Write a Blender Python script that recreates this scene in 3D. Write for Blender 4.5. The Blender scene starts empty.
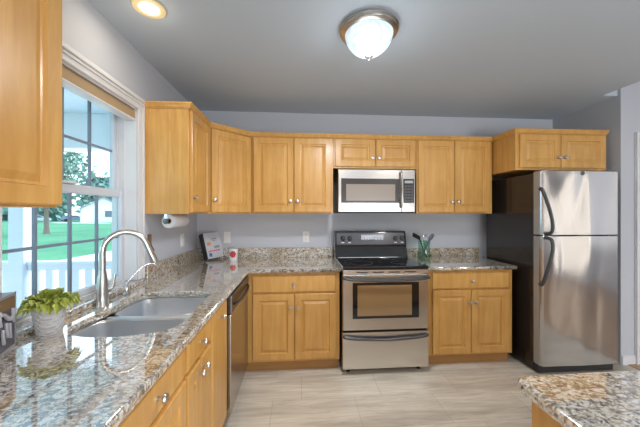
import bpy, bmesh, math, random
from mathutils import Vector, Matrix
R=random.Random(7)
PI=math.pi
S=bpy.context.scene
COL=S.collection
# ------------------------------------------------------------ camera
cam=bpy.data.cameras.new('camera'); cam.sensor_width=36; cam.lens=281.98/640*36
cam.shift_y=-0.0012; cam.clip_start=.02; cam.clip_end=500
co=bpy.data.objects.new('camera',cam); COL.objects.link(co)
co.location=(1.0832,-3.0851,1.3968); co.rotation_euler=(PI/2,0,-0.0727)
S.camera=co
# ------------------------------------------------------------ world and light
w=bpy.data.worlds.new('sky'); S.world=w; w.use_nodes=True
bg=w.node_tree.nodes['Background']; bg.inputs[0].default_value=(.74,.89,1,1); bg.inputs[1].default_value=3.0
def area(name,loc,rot,sx,sy,power,col):
    l=bpy.data.lights.new(name,'AREA'); l.shape='RECTANGLE'; l.size=sx; l.size_y=sy; l.energy=power; l.color=col
    o=bpy.data.objects.new(name,l); COL.objects.link(o); o.location=loc; o.rotation_euler=rot; return o
def point(name,loc,power,col,r):
    l=bpy.data.lights.new(name,'POINT'); l.energy=power; l.color=col; l.shadow_soft_size=r
    o=bpy.data.objects.new(name,l); COL.objects.link(o); o.location=loc; return o
area('rear_fill_light',(3.25,-6.15,.80),(PI/2,0,0),1.9,1.4,85,(.96,.97,1.0))  # added fill light behind the camera, no known door there
area('hall_fill_light',(6.6,-3.0,1.6),(PI/2,0,PI/2),1.2,1.6,3,(.96,.97,1))  # added fill from the unseen hall side, the wall has no window
area('fridge_streak_light',(6.7,-3.95,1.3),(PI/2,0,PI/2),.10,2.2,4.5,(1,.88,.72))  # added warm strip, placed to reflect as streaks in the fridge doors
area('fridge_streak_light',(6.7,-4.45,1.3),(PI/2,0,PI/2),.10,2.2,4.5,(1,.88,.72))  # second added strip for the fridge reflections
sun=bpy.data.lights.new('sun','SUN'); sun.energy=2.6; sun.angle=.3; sun.color=(1,.96,.9)
so=bpy.data.objects.new('sun',sun); COL.objects.link(so); so.rotation_euler=(math.radians(-48),0,math.radians(-20))
S.view_settings.view_transform='Standard'; S.view_settings.look='None'; S.view_settings.gamma=1
S.view_settings.use_curve_mapping=False; S.view_settings.exposure=0.14
def down(name,loc,power,col,r):
    l=bpy.data.lights.new(name,'AREA'); l.shape='DISK'; l.size=r; l.energy=power; l.color=col
    o=bpy.data.objects.new(name,l); COL.objects.link(o); o.location=loc; return o
# ------------------------------------------------------------ materials
M={}
def nm(name):
    m=bpy.data.materials.new(name); m.use_nodes=True; M[name]=m
    nt=m.node_tree; b=nt.nodes['Principled BSDF']; return m,nt,b
def simple(name,col,rough=.5,metal=0,spec=None,coat=0,emit=0,ecol=None,trans=0,ior=None):
    m,nt,b=nm(name); b.inputs['Base Color'].default_value=(*col,1); b.inputs['Roughness'].default_value=rough
    b.inputs['Metallic'].default_value=metal
    if spec is not None: b.inputs['Specular IOR Level'].default_value=spec
    if coat: b.inputs['Coat Weight'].default_value=coat; b.inputs['Coat Roughness'].default_value=.05
    if emit: b.inputs['Emission Color'].default_value=(*(ecol or col),1); b.inputs['Emission Strength'].default_value=emit
    if trans: b.inputs['Transmission Weight'].default_value=trans
    if ior: b.inputs['IOR'].default_value=ior
    return m
def N(nt,t,**k):
    n=nt.nodes.new(t)
    for a,v in k.items():
        if a in n.inputs: n.inputs[a].default_value=v
        else: setattr(n,a,v)
    return n
def L(nt,a,b): nt.links.new(a,b)
def coords(nt,scale,rot=(0,0,0),kind='Object'):
    tc=N(nt,'ShaderNodeTexCoord'); mp=N(nt,'ShaderNodeMapping'); mp.inputs['Scale'].default_value=scale; mp.inputs['Rotation'].default_value=rot
    L(nt,tc.outputs[kind],mp.inputs[0]); return mp.outputs[0]
def ramp(nt,fac,stops):
    r=N(nt,'ShaderNodeValToRGB'); e=r.color_ramp.elements
    e[0].position=stops[0][0]; e[0].color=(*stops[0][1],1); e[1].position=stops[-1][0]; e[1].color=(*stops[-1][1],1)
    for p,c in stops[1:-1]:
        x=e.new(p); x.color=(*c,1)
    L(nt,fac,r.inputs[0]); return r.outputs[0]
def noise(nt,vec,scale,detail=4,rough=.55,dist=0):
    n=N(nt,'ShaderNodeTexNoise'); n.inputs['Scale'].default_value=scale; n.inputs['Detail'].default_value=detail
    n.inputs['Roughness'].default_value=rough; n.inputs['Distortion'].default_value=dist; L(nt,vec,n.inputs['Vector']); return n.outputs[0]
def mix(nt,fac,a,b,mode='MIX'):
    n=N(nt,'ShaderNodeMix'); n.data_type='RGBA'; n.blend_type=mode
    if isinstance(fac,float): n.inputs[0].default_value=fac
    else: L(nt,fac,n.inputs[0])
    for i,s in((6,a),(7,b)):
        if isinstance(s,tuple): n.inputs[i].default_value=(*s,1)
        else: L(nt,s,n.inputs[i])
    return n.outputs[2]
def bump(nt,b,h,strength,dist=.01):
    n=N(nt,'ShaderNodeBump'); n.inputs['Strength'].default_value=strength; n.inputs['Distance'].default_value=dist
    L(nt,h,n.inputs['Height']); L(nt,n.outputs[0],b.inputs['Normal'])
# maple
def wood(name,c1,c2,scale,rot=(0,0,0),rough=.33):
    m,nt,b=nm(name); v=coords(nt,scale,rot)
    n=noise(nt,v,3.0,6,.6,.4); n2=noise(nt,coords(nt,(1,1,1)),2.2,3)
    c=ramp(nt,n,[(.28,c2),(.5,tuple((x+y)/2 for x,y in zip(c1,c2))),(.72,c1)])
    c=mix(nt,ramp(nt,n2,[(.35,(0,0,0)),(.7,(.5,.5,.5))]),c,tuple(x*.80 for x in c2))
    L(nt,c,b.inputs['Base Color']); b.inputs['Roughness'].default_value=rough; b.inputs['Coat Weight'].default_value=.25; b.inputs['Coat Roughness'].default_value=.2
    return m
wood('maple',(.80,.465,.145),(.60,.30,.07),(9,9,.8))
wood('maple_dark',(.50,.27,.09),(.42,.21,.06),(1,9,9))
# granite
def granite(name,coat,lo):
    m,nt,b=nm(name); v=coords(nt,(1,1,1)); vs=coords(nt,(1.0,2.6,2.0),(0,0,.5))
    big=noise(nt,vs,4.2,5,.6,1.2); mid=noise(nt,vs,27,6,.7,1.0); fine=noise(nt,v,95,4,.6,.2); sp=noise(nt,v,50,5,.6,.5)
    c=ramp(nt,mid,[(.34,(.09,.075,.06)),(.43,(.36,.27,.17)),(.50,(.68,.62,.50)),(.58,(.84,.82,.76)),(.68,(.42,.43,.46))])
    c=mix(nt,ramp(nt,big,[(lo,(0,0,0)),(lo+.2,(.75,.75,.75))]),c,(.44,.33,.18))
    c=mix(nt,ramp(nt,big,[(.30,(.8,.8,.8)),(.42,(0,0,0))]),c,(.74,.75,.78))
    c=mix(nt,ramp(nt,sp,[(.37,(1,1,1)),(.42,(0,0,0))]),c,(.05,.045,.05))
    c=mix(nt,ramp(nt,fine,[(.38,(.85,.85,.85)),(.5,(0,0,0))]),c,(.12,.09,.08))
    c=mix(nt,ramp(nt,fine,[(.56,(0,0,0)),(.66,(.7,.7,.7))]),c,(.80,.78,.74))
    L(nt,c,b.inputs['Base Color']); b.inputs['Roughness'].default_value=.07; b.inputs['IOR'].default_value=1.8
    b.inputs['Coat Weight'].default_value=1; b.inputs['Coat IOR'].default_value=coat; b.inputs['Coat Roughness'].default_value=.02
granite('granite',3.7,.49)
granite('granite_splash',1.7,.40)
# floor tile
def tile():
    m,nt,b=nm('travertine_tile'); tc=N(nt,'ShaderNodeTexCoord'); br=N(nt,'ShaderNodeTexBrick')
    mp=N(nt,'ShaderNodeMapping'); mp.inputs['Location'].default_value=(.12,.06,0); L(nt,tc.outputs['Object'],mp.inputs[0]); L(nt,mp.outputs[0],br.inputs['Vector'])
    br.inputs['Scale'].default_value=1; br.inputs['Brick Width'].default_value=.61; br.inputs['Row Height'].default_value=.305
    br.inputs['Mortar Size'].default_value=.0028; br.inputs['Mortar Smooth'].default_value=.1
    br.inputs['Color1'].default_value=(.68,.615,.52,1); br.inputs['Color2'].default_value=(.74,.68,.585,1); br.inputs['Mortar'].default_value=(.56,.51,.44,1); br.offset=.35
    v=coords(nt,(1.1,11,1)); n=noise(nt,v,2.6,8,.62,.8)
    v2=coords(nt,(.8,5,1)); n2=noise(nt,v2,1.4,4,.5,.3)
    c=mix(nt,1.0,br.outputs[0],ramp(nt,n,[(.3,(.74,.71,.68)),(.5,(.97,.96,.94)),(.7,(1.16,1.15,1.13))]),'MULTIPLY')
    c=mix(nt,ramp(nt,n2,[(.5,(0,0,0)),(.7,(.55,.55,.55))]),c,(.40,.32,.25))
    L(nt,c,b.inputs['Base Color']); b.inputs['Roughness'].default_value=.32
    bump(nt,b,br.outputs[1],-.2,.002)
tile()
def paint(name,col,rough=.75):
    m,nt,b=nm(name); b.inputs['Base Color'].default_value=(*col,1); b.inputs['Roughness'].default_value=rough
    bump(nt,b,noise(nt,coords(nt,(1,1,1)),180,2),.05,.001)
paint('wall_paint',(.54,.56,.61)); paint('ceiling_paint',(.53,.60,.68)); simple('white_trim',(.74,.74,.76),.35)
simple('outlet_white',(.80,.79,.77),.35); simple('outlet_slot',(.1,.1,.1),.5)
def steel(name,col,rough,aniso=.5,wave=0,metal=1):
    m,nt,b=nm(name); b.inputs['Metallic'].default_value=metal; b.inputs['Base Color'].default_value=(*col,1); b.inputs['Roughness'].default_value=rough
    b.inputs['Anisotropic'].default_value=aniso
    if wave:
        n=noise(nt,coords(nt,(2.6,1,.9)),1.5,1,.3,.5); bump(nt,b,n,wave,.05)
    return m
steel('stainless',(.47,.445,.42),.25,.3); steel('fridge_steel',(.57,.57,.58),.17,.0,.42)
steel('range_steel',(.67,.64,.60),.27,.3)  # lighter stainless copy, the floor's bright reflection is put into its colour
steel('brushed_nickel',(.60,.585,.56),.28,.2); steel('sink_steel',(.84,.86,.89),.34,.2); steel('chrome',(.75,.76,.78),.1,0)
steel('dark_steel',(.16,.16,.17),.3,0); simple('mid_grey_handle',(.07,.075,.08),.35,.3)
simple('fridge_side',(.022,.016,.014),.22,0,.5,.3); simple('black_gloss',(.012,.012,.014),.06,0,.6,.3); simple('black_plastic',(.018,.018,.02),.4)
simple('oven_glass',(.30,.19,.09),.05,0,1.0,1.0); simple('micro_glass',(.30,.245,.20),.22,0,.5,.2); simple('micro_black',(.05,.04,.035),.2); simple('button_grey',(.4,.42,.46),.4); simple('display_grey',(.11,.11,.12),.16)  # oven window: tan reflection of the maple cabinets painted into the base colour
simple('shade_fabric',(.42,.30,.17),.8); simple('vinyl',(.62,.67,.74),.35); simple('muntin_vinyl',(.20,.26,.34),.4)
simple('sash_shadow_gap',(.12,.14,.17),.6)
def glassm(name,col,rough=0.0):
    m=bpy.data.materials.new(name); m.use_nodes=True; M[name]=m; nt=m.node_tree
    for n in list(nt.nodes): nt.nodes.remove(n)
    o=N(nt,'ShaderNodeOutputMaterial'); t=N(nt,'ShaderNodeBsdfTransparent'); g=N(nt,'ShaderNodeBsdfGlossy'); x=N(nt,'ShaderNodeMixShader'); f=N(nt,'ShaderNodeLayerWeight'); pw=N(nt,'ShaderNodeMath',operation='POWER'); ml=N(nt,'ShaderNodeMath',operation='MULTIPLY_ADD')
    t.inputs[0].default_value=(*col,1); g.inputs['Roughness'].default_value=.02; pw.inputs[1].default_value=5; ml.inputs[1].default_value=.8; ml.inputs[2].default_value=.03; L(nt,f.outputs['Facing'],pw.inputs[0]); L(nt,pw.outputs[0],ml.inputs[0])
    L(nt,ml.outputs[0],x.inputs[0]); L(nt,t.outputs[0],x.inputs[1]); L(nt,g.outputs[0],x.inputs[2]); L(nt,x.outputs[0],o.inputs[0])
glassm('window_glass',(.93,.98,1.0)); glassm('jar_glass',(.80,.92,.87))
def dome():
    m,nt,b=nm('alabaster_glass'); n=noise(nt,coords(nt,(1,1,1)),9,4,.6,1.5)
    c=ramp(nt,n,[(.3,(.42,.60,.68)),(.6,(.86,.95,1.0))]); L(nt,c,b.inputs['Base Color']); L(nt,c,b.inputs['Emission Color']); b.inputs['Emission Strength'].default_value=.62; b.inputs['Roughness'].default_value=.25
dome()
simple('lamp_glow',(1,.97,.9),.5,emit=3.0); simple('cream_baffle',(.80,.66,.40),.5,emit=0)
simple('pot_ceramic',(.60,.585,.59),.55); m=M['pot_ceramic']; nt=m.node_tree; b_=nt.nodes['Principled BSDF']
def wv(rot):
    n=N(nt,'ShaderNodeTexWave'); n.inputs['Scale'].default_value=26; L(nt,coords(nt,(1,1,1),rot),n.inputs['Vector']); return n.outputs[1]
mx=N(nt,'ShaderNodeMath',operation='MULTIPLY'); L(nt,wv((0,.8,.75)),mx.inputs[0]); L(nt,wv((0,-.8,.75)),mx.inputs[1]); bump(nt,b_,mx.outputs[0],.7,.004)
simple('soil',(.04,.03,.02),.9)
def leafm():
    m,nt,b=nm('leaf_green'); oi=N(nt,'ShaderNodeNewGeometry'); c=ramp(nt,oi.outputs['Random Per Island'],[(0,(.20,.27,.04)),(.5,(.42,.48,.09)),(1,(.62,.64,.17))]); L(nt,c,b.inputs['Base Color']); b.inputs['Roughness'].default_value=.5
leafm()
simple('paper_white',(.80,.80,.82),.8); simple('cover_white',(.52,.53,.58),.35); simple('spine_black',(.02,.022,.028),.35); simple('ink_red',(.55,.05,.05),.5); simple('ink_blue',(.10,.14,.32),.5); simple('ink_grey',(.25,.25,.28),.5); simple('ink_orange',(.6,.3,.12),.5)
simple('utensil_black',(.015,.016,.018),.3); simple('utensil_grey',(.10,.12,.15),.3)
# outdoor
def grass():
    m,nt,b=nm('lawn_grass'); n=noise(nt,coords(nt,(1,1,1)),.25,6,.6); c=ramp(nt,n,[(.35,(.055,.20,.115)),(.65,(.10,.28,.165))]); L(nt,c,b.inputs['Base Color']); b.inputs['Roughness'].default_value=.9; b.inputs['Specular IOR Level'].default_value=.1
grass()
simple('porch_white',(.78,.82,.88),.6); simple('porch_ceiling_paint',(.72,.82,.90),.7); simple('concrete',(.66,.65,.64),.85); simple('house_white',(.82,.82,.84),.7); simple('roof_grey',(.30,.33,.38),.8); simple('pane_dark',(.10,.14,.20),.2)
simple('bark',(.22,.17,.15),.9); simple('tree_leaf',(.16,.28,.24),.8); simple('far_leaf',(.17,.32,.29),.9); simple('car_silver',(.50,.52,.58),.3,.3); simple('car_blue',(.20,.26,.38),.3,.3); simple('tyre',(.02,.02,.02),.8)
# ------------------------------------------------------------ helpers
class B:
    def __init__(s): s.bm=bmesh.new(); s.mi=0
    def _new(s,f0):
        for f in s.bm.faces:
            if f.index==-1 or f not in f0: pass
    def box(s,x0,x1,y0,y1,z0,z1,bev=0,seg=1,mi=0):
        t=bmesh.new(); bmesh.ops.create_cube(t,size=1)
        for v in t.verts: v.co=Vector(((x0+x1)/2+v.co.x*(x1-x0),(y0+y1)/2+v.co.y*(y1-y0),(z0+z1)/2+v.co.z*(z1-z0)))
        if bev: bmesh.ops.bevel(t,geom=list(t.edges),offset=bev,segments=seg,affect='EDGES',profile=.6)
        return s.add(t,mi)
    def add(s,t,mi=0,mat=None):
        if mat is not None: t.transform(mat)
        for f in t.faces: f.material_index=mi
        me=bpy.data.meshes.new('t'); t.to_mesh(me); t.free(); s.bm.from_mesh(me); bpy.data.meshes.remove(me); return s
    def hull(s,pts,faces,mi=0):
        t=bmesh.new(); vs=[t.verts.new(p) for p in pts]
        for f in faces: t.faces.new([vs[i] for i in f])
        bmesh.ops.recalc_face_normals(t,faces=t.faces); return s.add(t,mi)
    def prism(s,poly,axis,a,b,mi=0,bev=0):
        # poly in the two other axes, extruded along axis from a to b
        def P(u,v,w): return {'x':(w,u,v),'y':(u,w,v),'z':(u,v,w)}[axis]
        t=bmesh.new(); v0=[t.verts.new(P(u,v,a)) for u,v in poly]; v1=[t.verts.new(P(u,v,b)) for u,v in poly]; n=len(poly)
        t.faces.new(v0); t.faces.new(v1[::-1])
        for i in range(n): t.faces.new((v0[i],v1[i],v1[(i+1)%n],v0[(i+1)%n]))
        bmesh.ops.recalc_face_normals(t,faces=t.faces)
        if bev: bmesh.ops.bevel(t,geom=list(t.edges),offset=bev,segments=2,affect='EDGES')
        return s.add(t,mi)
    def lathe(s,prof,c=(0,0,0),n=24,axis='z',mi=0,mat=None):
        t=bmesh.new(); rings=[]
        for r,z in prof:
            if r<1e-6: rings.append([t.verts.new((0,0,z))])
            else: rings.append([t.verts.new((r*math.cos(2*PI*i/n),r*math.sin(2*PI*i/n),z)) for i in range(n)])
        for a,b in zip(rings,rings[1:]):
            for i in range(n):
                j=(i+1)%n
                if len(a)==1 and len(b)==1: continue
                if len(a)==1: t.faces.new((a[0],b[i],b[j]))
                elif len(b)==1: t.faces.new((a[i],b[0],a[j]))
                else: t.faces.new((a[i],b[i],b[j],a[j]))
        bmesh.ops.recalc_face_normals(t,faces=t.faces)
        rot={'z':Matrix(),'-y':Matrix.Rotation(PI/2,4,'X'),'x':Matrix.Rotation(PI/2,4,'Y'),'-z':Matrix.Rotation(PI,4,'X'),'-x':Matrix.Rotation(-PI/2,4,'Y')}[axis]
        m=Matrix.Translation(c)@rot
        if mat is not None: m=mat@m
        return s.add(t,mi,m)
    def tube(s,pts,r,n=12,mi=0,flat=None):
        pts=[Vector(p) for p in pts]; k=len(pts); rs=r if isinstance(r,(list,tuple)) else [r]*k
        t=bmesh.new(); rings=[]; up=Vector((0,0,1)); prev=None
        for i,p in enumerate(pts):
            d=(pts[min(i+1,k-1)]-pts[max(i-1,0)]).normalized()
            if prev is None:
                a=up.cross(d)
                if a.length<1e-3: a=Vector((1,0,0)).cross(d)
                a.normalize()
            else:
                a=(prev-d*prev.dot(d)).normalized()
            prev=a; b=d.cross(a)
            rr=rs[i]; fa,fb=(flat or (1,1))
            rings.append([t.verts.new(p+a*math.cos(2*PI*j/n)*rr*fa+b*math.sin(2*PI*j/n)*rr*fb) for j in range(n)])
        for a,b in zip(rings,rings[1:]):
            for j in range(n): t.faces.new((a[j],a[(j+1)%n],b[(j+1)%n],b[j]))
        t.faces.new(rings[0][::-1]); t.faces.new(rings[-1])
        bmesh.ops.recalc_face_normals(t,faces=t.faces)
        return s.add(t,mi)
    def rings(s,rects,mi=0,T=None):
        # nested rectangles [(x0,x1,z0,z1,y)...], first to last, last one filled and first one filled
        t=bmesh.new(); rr=[]
        for x0,x1,z0,z1,y in rects: rr.append([t.verts.new(q) for q in((x0,y,z0),(x1,y,z0),(x1,y,z1),(x0,y,z1))])
        for a,b in zip(rr,rr[1:]):
            for j in range(4): t.faces.new((a[j],a[(j+1)%4],b[(j+1)%4],b[j]))
        t.faces.new(rr[0][::-1]); t.faces.new(rr[-1]); bmesh.ops.recalc_face_normals(t,faces=t.faces)
        return s.add(t,mi,T)
    def out(s,name,mats,parent=None,smooth=False,loc=None,rot=None,kind=None,label=None):
        me=bpy.data.meshes.new(name); s.bm.to_mesh(me); s.bm.free()
        if smooth:
            me.polygons.foreach_set('use_smooth',[True]*len(me.polygons)); me.set_sharp_from_angle(angle=math.radians(38))
        for m in (mats if isinstance(mats,(list,tuple)) else [mats]): me.materials.append(M[m])
        o=bpy.data.objects.new(name,me); COL.objects.link(o)
        if parent is not None: o.parent=parent
        if loc: o.location=loc
        if rot: o.rotation_euler=rot
        if kind: o['kind']=kind
        if label: o['label']=label
        return o
def tag(o,label,cat,group=None):
    o['label']=label; o['category']=cat
    if group: o['group']=group
    return o
def thing(name,label,cat,loc=(0,0,0),rz=0,group=None):
    o=bpy.data.objects.new(name,None); o.empty_display_size=.05; COL.objects.link(o); o.location=loc; o.rotation_euler=(0,0,rz)
    return tag(o,label,cat,group)
def struct(name):
    o=bpy.data.objects.new(name,None); o.empty_display_size=.05; COL.objects.link(o); o['kind']='structure'; return o
def smoothpath(pts,n=8):
    P=[Vector(p) for p in pts]; o=[]
    for i in range(len(P)-1):
        a=P[max(i-1,0)];b=P[i];c=P[i+1];d=P[min(i+2,len(P)-1)]
        for k in range(n):
            t=k/n; o.append(.5*((2*b)+(c-a)*t+(2*a-5*b+4*c-d)*t*t+(3*b-a-3*c+d)*t**3))
    o.append(P[-1]); return o
# ------------------------------------------------------------ room shell
ZC=2.483
B().box(0,7,-6.2,0,-.12,0).out('floor','travertine_tile',kind='structure')
wood('oak_floor',(.50,.30,.14),(.42,.23,.10),(1,9,9))
B().box(4.09,7,-6.2,-.70,0,.008).out('floor_hallway','oak_floor',kind='structure')
Y0,Y1,W0,W1=-1.985,-1.116,.935,2.09
b=B(); b.box(-.16,0,-6.2,Y0,0,ZC); b.box(-.16,0,Y1,.0,0,ZC); b.box(-.16,0,Y0,Y1,0,W0); b.box(-.16,0,Y0,Y1,W1,ZC)
b.out('wall_left','wall_paint',kind='structure')
B().box(-.16,4.19,0,.15,0,ZC).out('wall_back','wall_paint',kind='structure')
B().box(4.03,4.19,-.70,0,0,3.2).out('wall_right','wall_paint',kind='structure')
b=B(); b.box(4.19,4.24,-.70,-.58,0,3.2); b.box(4.24,5.06,-.70,-.58,2.07,3.2); b.box(5.06,7,-.70,-.58,0,3.2)
b.out('wall_hallway','wall_paint',kind='structure')
B().box(7,7.12,-6.2,-.58,0,3.2).out('wall_far_right','wall_paint',kind='structure')
b=B(); b.box(-.16,2.3,-6.32,-6.2,0,3.2); b.box(4.2,7.12,-6.32,-6.2,0,3.2); b.box(2.3,4.2,-6.32,-6.2,1.55,3.2)  # unseen low opening added so sky light fills the room
b.out('wall_rear','wall_paint',kind='structure')
rc=(.292,-1.535)
b=B(); b.prism([(-.16,-6.2),(3.885,-6.2),(3.885,-.672),(4.03,-.672),(4.03,.15),(-.16,.15)],'z',ZC,ZC+.12)
b.out('ceiling','ceiling_paint',kind='structure')
b=B(); b.box(3.8,7.12,-6.32,-.58,3.2,3.3); b.box(3.885,3.9,-6.2,-.672,ZC+.12,3.2); b.box(3.885,4.03,-.68,-.672,ZC+.12,3.2)
b.out('ceiling_hallway','ceiling_paint',kind='structure')
b=B(); b.box(4.035,4.163,-.714,-.70,0,.075,.003); b.box(4.035,4.163,-.709,-.70,.075,.088,.002); b.out('baseboard_right','white_trim',kind='structure')
t=struct('door_1')
b=B(); b.box(4.163,4.24,-.72,-.70,0,2.135,.004); b.box(4.163,4.18,-.728,-.72,0,2.135,.002); b.box(5.06,5.137,-.72,-.70,0,2.135,.004); b.box(4.24,5.06,-.72,-.70,2.06,2.135,.004)
b.out('door_casing','white_trim',t)
b=B(); b.rings([(4.24,5.06,0,2.06,-.62),(4.24,5.06,0,2.06,-.66),(4.36,4.94,.9,1.93,-.66),(4.37,4.93,.91,1.92,-.65)]); b.out('door_leaf','white_trim',t)
# window
t=struct('window_1')
b=B()
def casing(b,y0,y1,z0,z1):
    b.box(0,.012,y0,y1,z0,z1,.002)
for (a0,a1,z0,z1,side) in ((Y1,-1.044,.946,2.172,1),(-2.067,Y0,.946,2.172,-1)):
    b.box(0,.008,a0,a1,z0,z1,.003)
    o0,o1=(a1-.028,a1) if side==1 else (a0,a0+.028)
    b.box(.008,.016,o0,o1,z0,z1,.004)
    i0,i1=(a0,a0+.014) if side==1 else (a1-.014,a1)
    b.box(.008,.013,i0,i1,z0,z1,.002)
b.box(0,.010,-2.067,-1.044,W1,2.172,.003); b.box(.010,.022,-2.067,-1.044,2.144,2.172,.004); b.box(.010,.018,-2.05,-1.06,2.125,2.137,.002); b.box(.010,.016,-2.05,-1.08,W1+.002,W1+.014,.002)
b.out('casing','white_trim',t)
b=B(); b.box(-.155,0,Y1-.008,Y1,.95,W1); b.box(-.155,0,Y0,Y0+.008,.95,W1); b.box(-.155,0,Y0,Y1,W1-.008,W1); b.box(-.155,-.07,Y0,Y1,W0,.952)
b.box(-.115,-.112,Y1-.02,Y1-.008,.95,W1); b.box(-.074,-.070,Y1-.018,Y1-.008,.95,W1)
b.out('jamb','white_trim',t)
def sash(name,x0,x1,z0,z1,zb,zt):
    s0,s1=Y0+.008,Y1-.008
    b=B(); st=.042
    b.box(x0,x1,s1-st,s1,z0,z1,.004); b.box(x0,x1,s0,s0+st,z0,z1,.004); b.box(x0,x1,s0+st,s1-st,z0,zb,.004); b.box(x0,x1,s0+st,s1-st,zt,z1,.004)
    o=b.out(name,'vinyl',t)
    xm=(x0+x1)/2; b=B(); g0,g1=s0+st,s1-st
    for k in (1,2,3):
        y=g1-(g1-g0)*k/4; b.box(xm-.006,xm+.006,y-.007,y+.007,zb,zt)
    zm=(zb+zt)/2; b.box(xm-.005,xm+.005,g0,g1,zm-.007,zm+.007)
    b.out('muntin_grid','muntin_vinyl',o)
    B().box(xm-.002,xm+.002,g0,g1,zb,zt).out('glass_pane','window_glass',o)
sash('lower_sash',-.108,-.076,.953,1.545,.985,1.497)
sash('upper_sash',-.146,-.116,1.50,2.08,1.545,2.045)
b=B(); b.box(-.080,-.060,-1.62,-1.54,1.545,1.556,.002); b.out('sash_lock','white_trim',t)
o=B().box(-.066,-.006,Y0+.010,Y1-.010,2.020,2.078,.003).out('window_shade','shade_fabric')
tag(o,'tan shade drawn up tight under the top casing of the kitchen window','window shade')
B().box(-.068,-.004,Y0+.011,Y1-.011,2.008,2.021,.003).out('bottom_rail','white_trim',o,label='white bottom rail')
# ------------------------------------------------------------ cabinets
def knob(parent,x,y,z,rx=None):
    b=B(); b.lathe([(0,0),(.009,0),(.009,.002),(.0055,.005),(.005,.014),(.009,.017),(.0155,.020),(.0165,.024),(.014,.029),(.007,.0315),(0,.032)],(x,y,z),16,'-y')
    return b.out('knob','brushed_nickel',parent,True)
def doorpanel(b,x0,x1,z0,z1,yf,t=.019,st=.055):
    L_=[(0,t),(0,.004),(.004,0),(st,0),(st+.005,.010),(st+.013,.011),(st+.034,.002),(st+.038,.0015)]
    b.rings([(x0+i,x1-i,z0+i,z1-i,yf+d) for i,d in L_])
def front(parent,kind,x0,x1,z0,z1,yf,kn=None,T=None,st=.055):
    """yf: plane of the cabinet face; door stands .020 proud of it (towards -y)"""
    b=B()
    if kind=='door': doorpanel(b,x0,x1,z0,z1,yf-.020,st=st)
    else: b.rings([(x0+i,x1-i,z0+i,z1-i,yf-.020+d) for i,d in[(0,.019),(0,.007),(.010,.001),(.013,0)]])
    o=b.out('drawer_front' if kind=='drawer' else 'door','maple',parent)
    if kn: knob(o,kn[0],yf-.020,kn[1])
    return o
def base_cab(name,label,loc,rz,wd,fronts,depth=.61,side=.876,group='maple base cabinets'):
    t=thing(name,label,'cabinet',loc,rz,group)
    b=B(); H=.876; th=.018
    b.box(0,th,-depth+.02,-.005,.10,side); b.box(wd-th,wd,-depth+.02,-.005,.10,side); b.box(th,wd-th,-depth+.02,-.005,.10,.118)
    b.box(th,wd-th,-.012,-.005,.118,H)
    b.box(0,wd,-depth,-depth+.02,.10,H,.0015)            # face frame
    b.out('carcass','maple',t)
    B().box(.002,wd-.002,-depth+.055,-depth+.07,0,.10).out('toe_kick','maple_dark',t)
    for f in fronts: front(t,f[0],f[1],f[2],f[3],f[4],-depth,f[5] if len(f)>5 else None)
    return t
def wall_cab(name,label,loc,rz,wd,z0,z1,fronts,depth=.325,group='maple wall cabinets'):
    t=thing(name,label,'cabinet',loc,rz,group)
    b=B(); b.box(0,wd,-depth,-.003,0,z1-z0,.0015); b.out('carcass','maple',t)
    for f in fronts: front(t,f[0],f[1],f[2],f[3]-z0,f[4]-z0,-depth,(f[5][0],f[5][1]-z0) if len(f)>5 else None)
    return t
# base, back run
x=.612
base_cab('base_cabinet','maple base cabinet with one wide drawer and two doors left of the range',(x,0,0),0,1.436-x,[
 ('drawer',.677-x,1.403-x,.702,.854,(1.027-x+.01,.775)),('door',.681-x,1.037-x,.122,.692,(1.006-x,.58)),('door',1.044-x,1.403-x,.122,.692,(1.072-x,.58))])
x=2.245
base_cab('base_cabinet','maple base cabinet between the range and the refrigerator, under the short worktop',(x,0,0),0,3.046-x,[
 ('drawer',2.281-x,3.010-x,.704,.856,(2.647-x,.776)),('door',2.281-x,2.638-x,.119,.694,(2.613-x,.585)),('door',2.645-x,3.010-x,.119,.694,(2.676-x,.585))])
# base, left run: local x -> world +Y
def Lx(y0,*ys): return [y-y0 for y in ys]
y0=-2.40; q=lambda y:y-y0
base_cab('base_cabinet','maple base cabinet with a drawer, nearest the camera under the left worktop',(0,y0,0),PI/2,.495,[
 ('drawer',q(-2.372),q(-1.915),.737,.862,(q(-2.145),.80)),('door',q(-2.372),q(-1.915),.122,.722)],side=.65)
y0=-1.903; q=lambda y:y-y0
base_cab('base_cabinet','narrow maple sink cabinet with false front over two slim doors',(0,y0,0),PI/2,.321,[
 ('drawer',q(-1.893),q(-1.592),.737,.862,(q(-1.742),.80)),('door',q(-1.893),q(-1.746),.122,.722,(q(-1.775),.672)),('door',q(-1.739),q(-1.592),.122,.722,(q(-1.712),.672))],side=.65)
y0=-1.580; q=lambda y:y-y0
base_cab('base_cabinet','slim maple cabinet with small knob beside the dishwasher',(0,y0,0),PI/2,.318,[
 ('plain_door',q(-1.570),q(-1.272),.122,.862,(q(-1.42),.795))],side=.65)
# corner return behind dishwasher
# wall cabinets
Z0,Z1=1.388,2.135
y0=-1.036; q=lambda y:y-y0
wall_cab('wall_cabinet','maple wall cabinet right of the window, its plain side facing the camera',(0,y0,Z0),PI/2,.424,Z0,Z1,[('door',.012,.412,1.40,2.122,(.04,1.505))],.305)
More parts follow.
